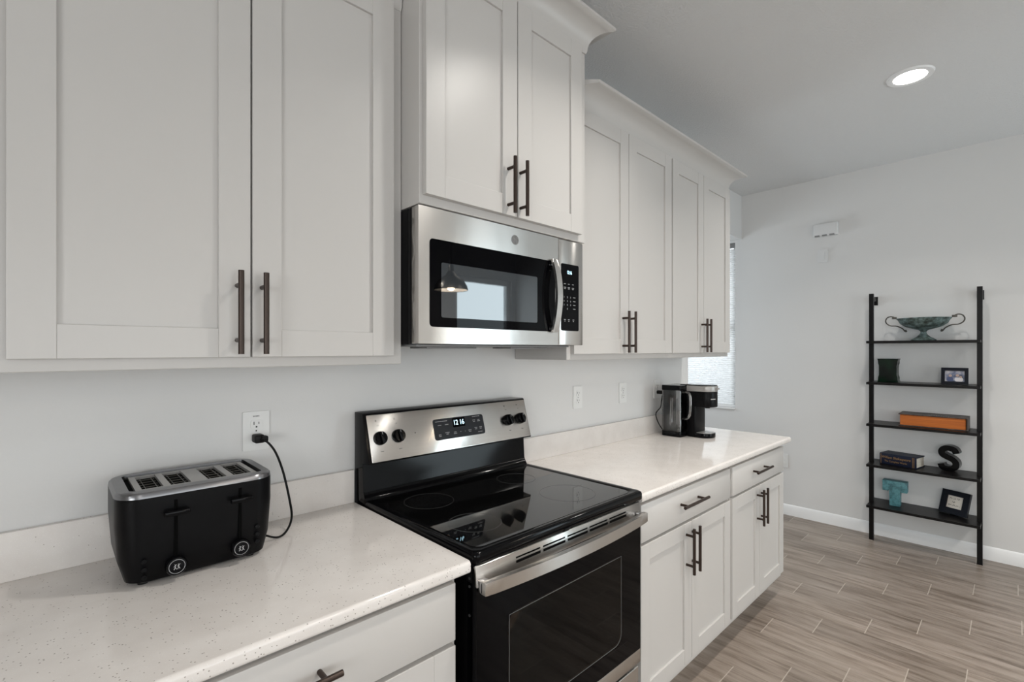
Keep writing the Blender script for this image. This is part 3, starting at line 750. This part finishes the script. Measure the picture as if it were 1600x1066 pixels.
def kl(x, z, n, w=.0035):
    bm = bm_new()
    for i in range(n): box(bm, x-w*n/2+i*w, x-w*n/2+i*w+w*.7, Y1-.0002, Y1, z, z+.0022)
    MW.part('key_legend', bm, M['legend'], parent=kp, smooth=False)
for x in (.645, .668, .692): kl(x, 1.677, 3); kl(x, 1.664, 4); kl(x, 1.659, 3)
for r_, row_ in enumerate(('123', '456', '789', ' 0 ')):
    for k, ch in enumerate(row_):
        if ch != ' ': MW.part('key_number', text_bm(bm_new(), ch, .009, face_y(.640+k*.019, Y1, 1.628-r_*.0145), sx=.9), M['legend'], parent=kp, smooth=False)
    kl(.700, 1.628-r_*.0145, 4, .0038)
for x in (.645, .668, .695): kl(x, 1.543, 3); kl(x, 1.537, 2)

# ------------------------------------------------------------------ toaster
TO = Thing('toaster', 'matte black four-slice toaster with two levers on the left counter', 'toaster', (-.49, -.15, .912))
tx0, tx1, ty0, ty1, tz0, tz1 = -.650, -.334, -.270, -.030, .918, 1.120
bm = bm_new()
loops = [((tx0+.030, tx1-.030, ty0+.022, ty1-.022, .03, 7), tz0), ((tx0+.018, tx1-.018, ty0+.012, ty1-.012, .035, 7), tz0+.006), ((tx0+.006, tx1-.006, ty0+.005, ty1-.005, .045, 7), tz0+.05),
         ((tx0, tx1, ty0, ty1, .05, 7), tz0+.13), ((tx0, tx1, ty0, ty1, .05, 7), tz1-.012)]
V = rr_ring(bm, loops); bm.faces.new(V[0]); bm.faces.new(V[-1]); TO.part('shell', bm, M['toaster'], angle=50)
bm = bm_new()
rx0, rx1, ry0, ry1 = -.624, -.356, -.236, -.058
loops = [((tx0, tx1, ty0, ty1, .05, 7), tz1-.012), ((tx0+.001, tx1-.001, ty0+.001, ty1-.001, .05, 7), tz1-.004), ((tx0+.005, tx1-.005, ty0+.005, ty1-.005, .048, 7), tz1),
         ((rx0, rx1, ry0, ry1, .012, 7), tz1), ((rx0, rx1, ry0, ry1, .012, 7), tz1-.0105)]
V = rr_ring(bm, loops); bm.faces.new(V[0]); TO.part('top_rim', bm, M['steel_v'], angle=40)
bm = bm_new(); prism(bm, rrect(rx0, rx1, ry0, ry1, .012, 7), tz1-.0115, tz1-.0102, 'z'); TO.part('recess', bm, M['void'])
# slotted steel plate
SL = [(-.600, -.560), (-.546, -.506), (-.472, -.432), (-.417, -.377)]; sy0, sy1 = -.216, -.076
bm = bm_new(); px0, px1, py0, py1, pz0, pz1 = -.612, -.366, -.224, -.068, tz1-.0100, tz1-.003
xs = [px0] + [v for s_ in SL for v in s_] + [px1]
for i in range(0, len(xs)-1, 2): box(bm, xs[i], xs[i+1], py0, py1, pz0, pz1)
for a, b in SL: box(bm, a, b, py0, sy0, pz0, pz1); box(bm, a, b, sy1, py1, pz0, pz1)
TO.part('slot_plate', bm, M['silver_plastic'], smooth=False)
for a, b in SL:
    bm = bm_new(); zz = pz0+.0002
    for k in range(5): tube(bm, [(a+.003, sy0+.014+k*.026, zz+.001), (b-.003, sy0+.014+k*.026, zz+.001)], .0009, 6)
    for k in (0, 1): tube(bm, [(a+.009+k*(b-a-.018), sy0+.004, zz+.0022), (a+.009+k*(b-a-.018), sy1-.004, zz+.0022)], .0009, 6)
    TO.part('bread_grille', bm, M['darkmetal'])
YF = ty0
for i, (x, zl, zk) in enumerate(((-.545, 1.070, .949), (-.416, 1.071, .953))):
    bm = bm_new(); box(bm, x-.0035, x+.0035, YF-.0006, YF+.004, .965, 1.095); TO.part('lever_slot', bm, M['void'])
    bm = bm_new(); box(bm, x-.024, x+.024, YF-.024, YF-.010, zl-.006, zl+.006, .003, 3); box(bm, x-.004, x+.004, YF-.011, YF+.002, zl-.004, zl+.004)
    TO.part('lever', bm, M['black'])
    bm = bm_new(); m4 = face_y(x, YF+.004, zk); lathe(bm, [(.0205, 0), (.0205, .014), (.0185, .017), (0, .017)], mtx=m4, n=36); kn = TO.part('dial', bm, M['black'])
    bm = bm_new(); ring(bm, .0150, .0012, m4 @ Matrix.Translation((0, 0, .0169)), 40, .0006); TO.part('dial_ring', bm, M['ring_chrome'], parent=kn)
    bm = bm_new(); mm = m4 @ Matrix.Translation((0, 0, .0174))
    for dx in (-.0032, .0032):     # two small striding figures
        tube(bm, [mm @ Vector((dx-.0010, .0055, 0)), mm @ Vector((dx+.0006, .0030, 0)), mm @ Vector((dx, -.0005, 0)), mm @ Vector((dx-.0022, -.0060, 0))], .0006, 5)
        tube(bm, [mm @ Vector((dx, -.0005, 0)), mm @ Vector((dx+.0022, -.0058, 0))], .0006, 5)
        tube(bm, [mm @ Vector((dx-.0026, .0002, 0)), mm @ Vector((dx+.0004, .0030, 0)), mm @ Vector((dx+.0028, .0048, 0))], .0005, 5)
    TO.part('dial_emblem', bm, M['legend'], parent=kn)
for x, zs in ((-.378, (.992, .974, .956)), (-.602, (.972, .954, .938))):
    for z in zs:
        bm = bm_new(); m4 = face_y(x, YF+.0035, z); lathe(bm, [(.0055, 0), (.0055, .004), (.0045, .005), (0, .005)], mtx=m4, n=20); TO.part('button', bm, M['black'])
for x in (-.60, -.385):
    for y in (-.23, -.07): TO.part('rubber_foot', tube(bm_new(), [(x, y, .9122), (x, y, .922)], .010, 14), M['rubber'])
bm = bm_new()
path = spline([(-.306, -.046, 1.1685), (-.293, -.062, 1.162), (-.272, -.068, 1.13), (-.252, -.072, 1.07), (-.240, -.090, .990), (-.244, -.120, .945), (-.268, -.150, .920), (-.300, -.172, .9165), (-.338, -.178, .935), (-.3445, -.18, .936)], 8)
tube(bm, path, .0034, 8, flat=.8); cd = TO.part('power_cord', bm, M['rubber'])
bm = bm_new(); box(bm, -.320, -.293, -.046, -.0082, 1.157, 1.181, .005, 3); box(bm, -.304, -.286, -.055, -.034, 1.160, 1.178, .004, 2); TO.part('plug', bm, M['rubber'], parent=cd)

# ------------------------------------------------------------------ coffee maker
CM = Thing('coffee_maker', 'black single-serve coffee maker with clear water tank near the window', 'coffee maker', (2.04, -.21, .912))
ZC = .912
bm = bm_new(); box(bm, 2.002, 2.132, -.262, -.207, ZC+.001, ZC+.262, .006, 3); CM.part('body', bm, M['toaster'])
bm = bm_new()
pts = [(2.001, -.208), (2.001, -.310)] + [(2.067+.066*math.cos(a), -.310-.048*math.sin(a)) for a in [PI - i*PI/10 for i in range(1, 10)]] + [(2.133, -.310), (2.133, -.208)]
prism(bm, pts, ZC+.182, ZC+.272, 'z', bev=.003); CM.part('brew_head', bm, M['toaster'])
bm = bm_new()
pts2 = [(2.000, -.208), (2.000, -.312)] + [(2.067+.067*math.cos(a), -.312-.048*math.sin(a)) for a in [PI - i*PI/10 for i in range(1, 10)]] + [(2.134, -.312), (2.134, -.208)]
prism(bm, pts2, ZC+.272, ZC+.306, 'z', bev=.003); CM.part('silver_lid_band', bm, M['silver_plastic'])
bm = bm_new(); prism(bm, [(p[0]*.97+2.067*.03, p[1]*.97-.24*.03) for p in pts2], ZC+.3062, ZC+.311, 'z', bev=.002); box(bm, 2.002, 2.132, -.215, -.164, ZC+.263, ZC+.310, .003); CM.part('lid_top', bm, M['black'])
bm = bm_new(); box(bm, 2.052, 2.084, -.371, -.352, ZC+.286, ZC+.294, .002); CM.part('lid_handle', bm, M['silver_plastic'])
bm = bm_new(); 
for i in range(7):
    a = PI - .85 - i*.085; m4 = Matrix.Translation((2.067+.0662*math.cos(a), -.310-.0482*math.sin(a), ZC+.230)) @ Matrix.Rotation(math.atan2(-.048*math.cos(a), -.066*math.sin(a)), 4, 'Z')
    box(bm, -.0018, .0018, -.0008, .0008, -.0028, .0028, mtx=m4)
CM.part('brand_mark', bm, M['legend'])
bm = bm_new()
pts3 = [(2.003, -.255), (2.003, -.300)] + [(2.067+.064*math.cos(a), -.300-.046*math.sin(a)) for a in [PI - i*PI/10 for i in range(1, 10)]] + [(2.131, -.300), (2.131, -.255)]
prism(bm, pts3, ZC+.001, ZC+.026, 'z', bev=.003); CM.part('drip_tray', bm, M['black'])
bm = bm_new(); prism(bm, [(p[0]*.86+2.067*.14, p[1]*.86-.30*.14) for p in pts3], ZC+.0255, ZC+.0285, 'z', bev=.001); CM.part('tray_plate', bm, M['silver_plastic'])
bm = bm_new(); tube(bm, [(2.067, -.305, ZC+.183), (2.067, -.305, ZC+.172)], .014, 16); CM.part('spout', bm, M['black'])
# tank
wx0_, wx1_, wy0_, wy1_ = 1.930, 2.118, -.205, -.082
bm = bm_new(); prism(bm, rrect(wx0_, wx1_, wy0_, wy1_, .010, 4), ZC+.001, ZC+.030, 'z', bev=.002); CM.part('tank_base', bm, M['black'])
bm = bm_new(); rr_l = [((wx0_, wx1_, wy0_, wy1_, .010), ZC+.030), ((wx0_, wx1_, wy0_, wy1_, .010), ZC+.276), ((wx0_+.003, wx1_-.003, wy0_+.003, wy1_-.003, .008), ZC+.276), ((wx0_+.003, wx1_-.003, wy0_+.003, wy1_-.003, .008), ZC+.034)]
V = rr_ring(bm, rr_l); bm.faces.new(V[0]); bm.faces.new(V[-1]); tk = CM.part('water_tank', bm, M['clear'])
bm = bm_new(); prism(bm, rrect(wx0_-.001, wx1_+.001, wy0_-.001, wy1_+.001, .010, 4), ZC+.2765, ZC+.306, 'z', bev=.003); CM.part('tank_lid', bm, M['black'])
bm = bm_new(); prism(bm, [(-.170, ZC+.045), (-.120, ZC+.045), (-.128, ZC+.225), (-.162, ZC+.225)], 1.952, 1.990, 'x', bev=.003); tube(bm, [(1.970, -.145, ZC+.036), (1.970, -.145, ZC+.075)], .018, 16); CM.part('inner_filter', bm, M['clear'], parent=tk)
bm = bm_new(); tube(bm, spline([(1.966, -.204, ZC+.268), (1.966, -.232, ZC+.266), (1.966, -.246, ZC+.245), (1.966, -.247, ZC+.170), (1.966, -.240, ZC+.125), (1.966, -.222, ZC+.110), (1.966, -.204, ZC+.108)], 6), .0070, 10); CM.part('tank_handle', bm, M['clear_rim'], parent=tk)
bm = bm_new()
tube(bm, spline([(2.010, -.036, 1.163), (2.000, -.052, 1.158), (1.975, -.062, 1.146), (1.962, -.064, 1.115), (1.955, -.062, 1.078), (1.915, -.055, 1.045), (1.925, -.055, 1.005), (1.962, -.060, .955), (2.005, -.064, .925), (2.02, -.072, .93)], 8), .0030, 8)
cd = CM.part('power_cord', bm, M['rubber'])
bm = bm_new(); box(bm, 2.000, 2.028, -.040, -.0082, 1.153, 1.175, .004, 2); CM.part('plug', bm, M['rubber'], parent=cd)

# ------------------------------------------------------------------ ladder shelf
LS = Thing('ladder_shelf', 'tall open black ladder shelf with five boards against the far wall', 'shelf', (3.74, -1.11, 0))
for y in (-.817, -1.403):
    bm = bm_new(); box(bm, 3.712, 3.734, y-.014, y+.014, 0, 1.853, .001, 1); p = LS.part('post', bm, M['ladder'])
    bm = bm_new(); s_ = 1 if y > -1 else 1
    box(bm, 3.7345, 3.873-.001, y-.009, y+.009, 1.80, 1.83, .001, 1); box(bm, 3.862, 3.872, y-.016, y+.016, 1.775, 1.84, .001, 1); LS.part('wall_bracket', bm, M['ladder'], parent=p)
SZ = [.285, .587, .886, 1.193, 1.496]
for z in SZ:
    bm = bm_new()
    box(bm, 3.600, 3.7115, -1.411, -.805, z-.018, z, .001, 1)
    box(bm, 3.7345, 3.868, -1.411, -.805, z-.018, z, .001, 1)
    box(bm, 3.7110, 3.7350, -1.3885, -.8315, z-.018, z)
    LS.part('shelf_board', bm, M['ladder'])
# --- urn
U = Thing('footed_bowl', 'patinated footed bowl with two scrolled handles on the top shelf', 'bowl', (3.745, -1.114, 1.496))
b0 = 1.496
prof = [(0,0), (.070,0), (.072,.006), (.060,.014), (.040,.026), (.022,.045), (.016,.058), (.018,.068), (.030,.078), (.060,.086), (.100,.100), (.130,.122), (.143,.148), (.152,.158), (.151,.161), (.140,.152), (.125,.128), (.095,.106), (.05,.094), (0,.090)]
U.part('bowl', lathe(bm_new(), prof, (3.745, -1.114, b0), 48), M['patina'], angle=60)
for s_ in (1, -1):
    c = -1.114
    P_ = [(.128,.108), (.100,.080), (.094,.068), (.102,.068), (.118,.090), (.150,.108), (.185,.112), (.208,.128), (.215,.150), (.205,.172), (.185,.180), (.166,.174), (.152,.162)]
    P_ = P_[1:] if True else P_
    bm = bm_new(); tube(bm, spline([(3.745, c+s_*r, b0+z) for r, z in P_], 5), .0042, 8)
    box(bm, 3.740, 3.750, *sorted((c+s_*.150, c+s_*.178)), b0+.160, b0+.176, .004, 2)
    U.part('handle', bm, M['darkmetal'])
# --- green block vase
V_ = bm_new(); c = -.917
pts = []
for i in range(0, 11):
    t = i/10; w_ = .055 + .008*abs(2*t-1)**6 - (.003 if 0.12 < t < .88 else 0); pts.append((w_, t))
out = [(c-w_, 1.193+.172*t) for w_, t in pts] + [(c+w_, 1.193+.172*t) for w_, t in pts[::-1]]
prism(V_, out, 3.70, 3.80, 'x', bev=.004)
solo('block_vase', V_, M['green'], 'dark green glazed block vase on the second shelf from top', 'vase', (3.75, c, 1.193))
# --- photo frame
def pframe(name, label, y0, y1, z0, h, x, mtx, mattex, inner, wfr=.02):
    pass
PF = Thing('picture_frame', 'small black picture frame holding a family photograph, second shelf from top', 'picture frame', (3.74, -1.285, 1.193))
lean = Matrix.Translation((3.722, -1.2795, 1.193)) @ Matrix.Rotation(-PI/2, 4, 'Z') @ Matrix.Rotation(PI/2, 4, 'X') @ Matrix.Rotation(-.10, 4, 'X')
fw, fh, fb = .138, .113, .019
bm = bm_new()
for a in ((-fw/2, fw/2, 0, fb), (-fw/2, fw/2, fh-fb, fh), (-fw/2, -fw/2+fb, fb, fh-fb), (fw/2-fb, fw/2, fb, fh-fb)): box(bm, a[0], a[1], a[2]+.001, a[3]+.001, 0, .012, mtx=lean)
box(bm, -fw/2+.004, fw/2-.004, .004, fh-.004, -.004, 0, mtx=lean)
PF.part('frame', bm, M['navyframe'], smooth=False)
pm = mat('family_photo', (.3,.3,.34), .35)
tcn = coords(pm, (1,1,1)); c = ramp(pm, noise(pm, tcn, 24, 2), [(.34, (.03,.04,.07)), (.45, (.12,.14,.22)), (.55, (.30,.30,.36)), (.68, (.55,.52,.52))]); lk(pm, c, bsdf(pm).inputs['Base Color'])
bm = bm_new(); box(bm, -fw/2+fb, fw/2-fb, fb, fh-fb, .0002, .003, mtx=lean); ph = PF.part('photograph', bm, pm, smooth=False)
skin = mat('photo_skin_tone', (.42,.30,.25), .5); wh = mat('photo_white_clothes', (.62,.60,.62), .5); bl = mat('photo_blue_clothes', (.05,.07,.16), .5)
bm = bm_new()
for x, y, r in ((-.022,.060,.0085), (.014,.062,.009), (.030,.052,.007)): lathe(bm, [(0,.0036), (r,.0036), (r,.003)], mtx=lean @ Matrix.Translation((x,y,0)), n=18)
PF.part('photo_faces', bm, skin, parent=ph)
bm = bm_new(); prism(bm, rrect(-.040,-.008,.021,.050,.008), .003, .0033, 'z', mtx=lean); PF.part('photo_figure', bm, bl, parent=ph, smooth=False)
bm = bm_new(); prism(bm, rrect(0,.042,.021,.048,.010), .003, .0034, 'z', mtx=lean); PF.part('photo_figure', bm, wh, parent=ph, smooth=False)
bm = bm_new(); box(bm, -.012, .012, .002, .075, -.052, -.050, mtx=lean @ Matrix.Translation((0,0,.002)) @ Matrix.Rotation(.0, 4, 'X')); box(bm, -.012, .012, .06, .075, -.05, -.003, mtx=lean)
PF.part('easel_back', bm, M['navyframe'], smooth=False)
# --- orange-edged book
OB = Thing('book', 'large dark-covered book with orange page edges lying on the middle shelf', 'book', (3.75, -1.165, .886))
bm = bm_new(); box(bm, 3.672, 3.846, -1.338, -.992, .892, .966, .002, 1); OB.part('page_block', bm, M['orange'], smooth=False)
bm = bm_new(); box(bm, 3.664, 3.852, -1.350, -.984, .966, .973, .0015, 1); box(bm, 3.664, 3.852, -1.350, -.984, .886, .892, .0015, 1); box(bm, 3.664, 3.852, -1.350, -1.342, .892, .966)
cv = OB.part('cover', bm, M['bookcover'])
bm = bm_new(); text_bm(bm, 'I I I I I I I I I', .02, Matrix.Translation((3.70, -1.2, .9733)) @ Matrix.Rotation(-PI/2, 4, 'Z'), sx=1.2)
OB.part('cover_lettering', bm, M['legend'], parent=cv, smooth=False)
# --- Shakespeare volume
SB = Thing('book', 'thick navy hardback with gold spine lettering lying on the fourth shelf down', 'book', (3.74, -.98, .587))
rb = Matrix.Translation((3.665, -1.086, 0)) @ Matrix.Rotation(-.21, 4, 'Z')      # local x = into the shelf, local y = along the spine
bd, bl_ = .140, .222
bm = bm_new(); box(bm, .006, bd-.004, .004, bl_-.004, .594, .660, mtx=rb); SB.part('page_block', bm, M['pages'], smooth=False)
bm = bm_new(); box(bm, 0, bd, 0, bl_, .587, .594, .001, 1, mtx=rb); box(bm, 0, bd, 0, bl_, .660, .667, .001, 1, mtx=rb); box(bm, -.006, .004, 0, bl_, .587, .667, .004, 2, mtx=rb)
cv = SB.part('cover', bm, M['navy'])
bm = bm_new(); F_ = rb @ face_x(-.0062, .122, .640); F2 = rb @ face_x(-.0062, .122, .613)
text_bm(bm, 'William Shakespeare', .0250, F_, sx=.84, shear=.25); text_bm(bm, 'The Complete Works', .0180, F2, sx=.84)
for dy in (.212, .022, .014): box(bm, -.0064, -.0059, dy-.0012, dy+.0012, .591, .663, mtx=rb)
SB.part('spine_lettering', bm, M['gold'], parent=cv, smooth=False)
# --- letter S
def stroke(pts, w):
    P_ = [Vector((p[0], p[1], 0)) for p in pts]; L_, R_ = [], []
    for i, p in enumerate(P_):
        t = (P_[min(i+1, len(P_)-1)] - P_[max(i-1, 0)]).normalized(); n_ = Vector((-t.y, t.x, 0))
        L_.append((p + n_*w/2)[:2]); R_.append((p - n_*w/2)[:2])
    return L_, R_
S_pts = [(.040,.128), (.030,.150), (.006,.160), (-.022,.157), (-.038,.138), (-.034,.114), (-.010,.099), (.018,.086), (.036,.066), (.036,.040), (.018,.022), (-.010,.018), (-.034,.026), (-.043,.048)]
sp_ = spline([(p[0], p[1], 0) for p in S_pts], 5); L_, R_ = stroke(sp_, .037)
Sm = Matrix.Translation((3.775, -1.252, .588)) @ Matrix.Rotation(-PI/2-.12, 4, 'Z') @ Matrix.Rotation(PI/2, 4, 'X') @ Matrix.Diagonal((.98,1.0,1,1)) @ Matrix.Rotation(0, 4, 'X')
LS2 = Thing('letter_s_block', 'black three-dimensional letter S standing on the fourth shelf down', 'decorative letter', (3.775, -1.252, .587))
bm = bm_new()
for i in range(len(L_)-1):
    pass
n = len(L_); lay = []
mnz = min(min(p[1] for p in L_), min(p[1] for p in R_))
for zz in (-.035, .035):
    lay.append(([bm.verts.new(Sm @ Vector((p[0], p[1]-mnz, zz))) for p in L_], [bm.verts.new(Sm @ Vector((p[0], p[1]-mnz, zz))) for p in R_]))
for (A, B) in lay:
    for i in range(n-1): bm.faces.new((A[i], A[i+1], B[i+1], B[i]))
for s_ in (0, 1):
    A, B = lay[0][s_], lay[1][s_]
    for i in range(n-1): bm.faces.new((A[i], A[i+1], B[i+1], B[i]))
for i in (0, n-1): bm.faces.new((lay[0][0][i], lay[0][1][i], lay[1][1][i], lay[1][0][i]))
LS2.part('letter', bm, M['black'], angle=40)
bm = bm_new(); ta = Vector(sp_[0]); 
vv = [Sm @ Vector((a[0]+.0002*0, a[1]-mnz-.0006, zz)) for a, zz in ((L_[0], -.030), (R_[0], -.030), (R_[0], .030), (L_[0], .030))]
dv = (Sm.to_3x3() @ (Vector(sp_[0])-Vector(sp_[1]))).normalized()*.0012
A = [bm.verts.new(v + dv*.0) for v in vv]; B = [bm.verts.new(v + dv) for v in vv]
bm.faces.new(A); bm.faces.new(B)
for i in range(4): bm.faces.new((A[i], A[(i+1)%4], B[(i+1)%4], B[i]))
LS2.part('teal_end_face', bm, M['teal'], label='teal painted end of the stroke', smooth=False)
# --- letter T
bm = bm_new()
Tm = Matrix.Translation((3.76, -.955, .2855)) @ Matrix.Rotation(-PI/2-.0, 4, 'Z') @ Matrix.Rotation(PI/2, 4, 'X')
T_out = [(-.030,0), (.030,0), (.030,.118), (.037,.118), (.037,.105), (.071,.105), (.071,.180), (-.071,.180), (-.071,.105), (-.037,.105), (-.037,.118), (-.030,.118)]
prism(bm, T_out, -.030, .045, 'z', mtx=Tm, bev=.002)
solo('letter_t_block', bm, M['teal'], 'weathered teal three-dimensional letter T on the lowest shelf', 'decorative letter', (3.76, -.955, .2855))
# --- tilted note frame
NF = Thing('picture_frame', 'tilted navy frame holding a handwritten note on the lowest shelf', 'picture frame', (3.77, -1.27, .285))
lean = Matrix.Translation((3.765, -1.268, .2895)) @ Matrix.Rotation(-PI/2-.42, 4, 'Z') @ Matrix.Rotation(PI/2, 4, 'X') @ Matrix.Rotation(-.33, 4, 'X')
fw, fh, fb = .162, .162, .036
bm = bm_new()
for a in ((-fw/2, fw/2, 0, fb), (-fw/2, fw/2, fh-fb, fh), (-fw/2, -fw/2+fb, fb, fh-fb), (fw/2-fb, fw/2, fb, fh-fb)): box(bm, a[0], a[1], a[2], a[3], 0, .013, mtx=lean)
box(bm, -fw/2, fw/2, 0, fh, -.006, 0, mtx=lean)
NF.part('frame', bm, M['navyframe'], smooth=False)
bm = bm_new(); box(bm, -fw/2+fb, fw/2-fb, fb+.006, fh-fb, .0002, .004, mtx=lean); nt_ = NF.part('note', bm, M['paper'], smooth=False)
bm = bm_new()
for (yy_, xa, xb, amp) in ((.108, -.034, .030, .0045), (.084, -.016, .006, .0055), (.062, -.036, .034, .0050)):
    k = 0; run = []
    x = xa
    rnd = random.Random(int(yy_*1000))
    while x < xb:
        run.append(lean @ Vector((x, yy_ + amp*rnd.uniform(-1, 1), .0042))); x += .0032; k += 1
        if k % 6 == 0:
            if len(run) > 1: tube(bm, run, .0013, 5)
            run = []; x += .002
    if len(run) > 1: tube(bm, run, .0013, 5)
NF.part('handwriting', bm, M['ink'], parent=nt_, smooth=False)
bm = bm_new(); prism(bm, [(.0, .0), (-.105, -.034), (-.012, .10), (-.006, .10)], -.022, .022, 'x', mtx=lean @ Matrix(((1,0,0,0),(0,0,1,0),(0,1,0,0),(0,0,0,1))))
NF.part('easel_back', bm, M['navyframe'], smooth=False)
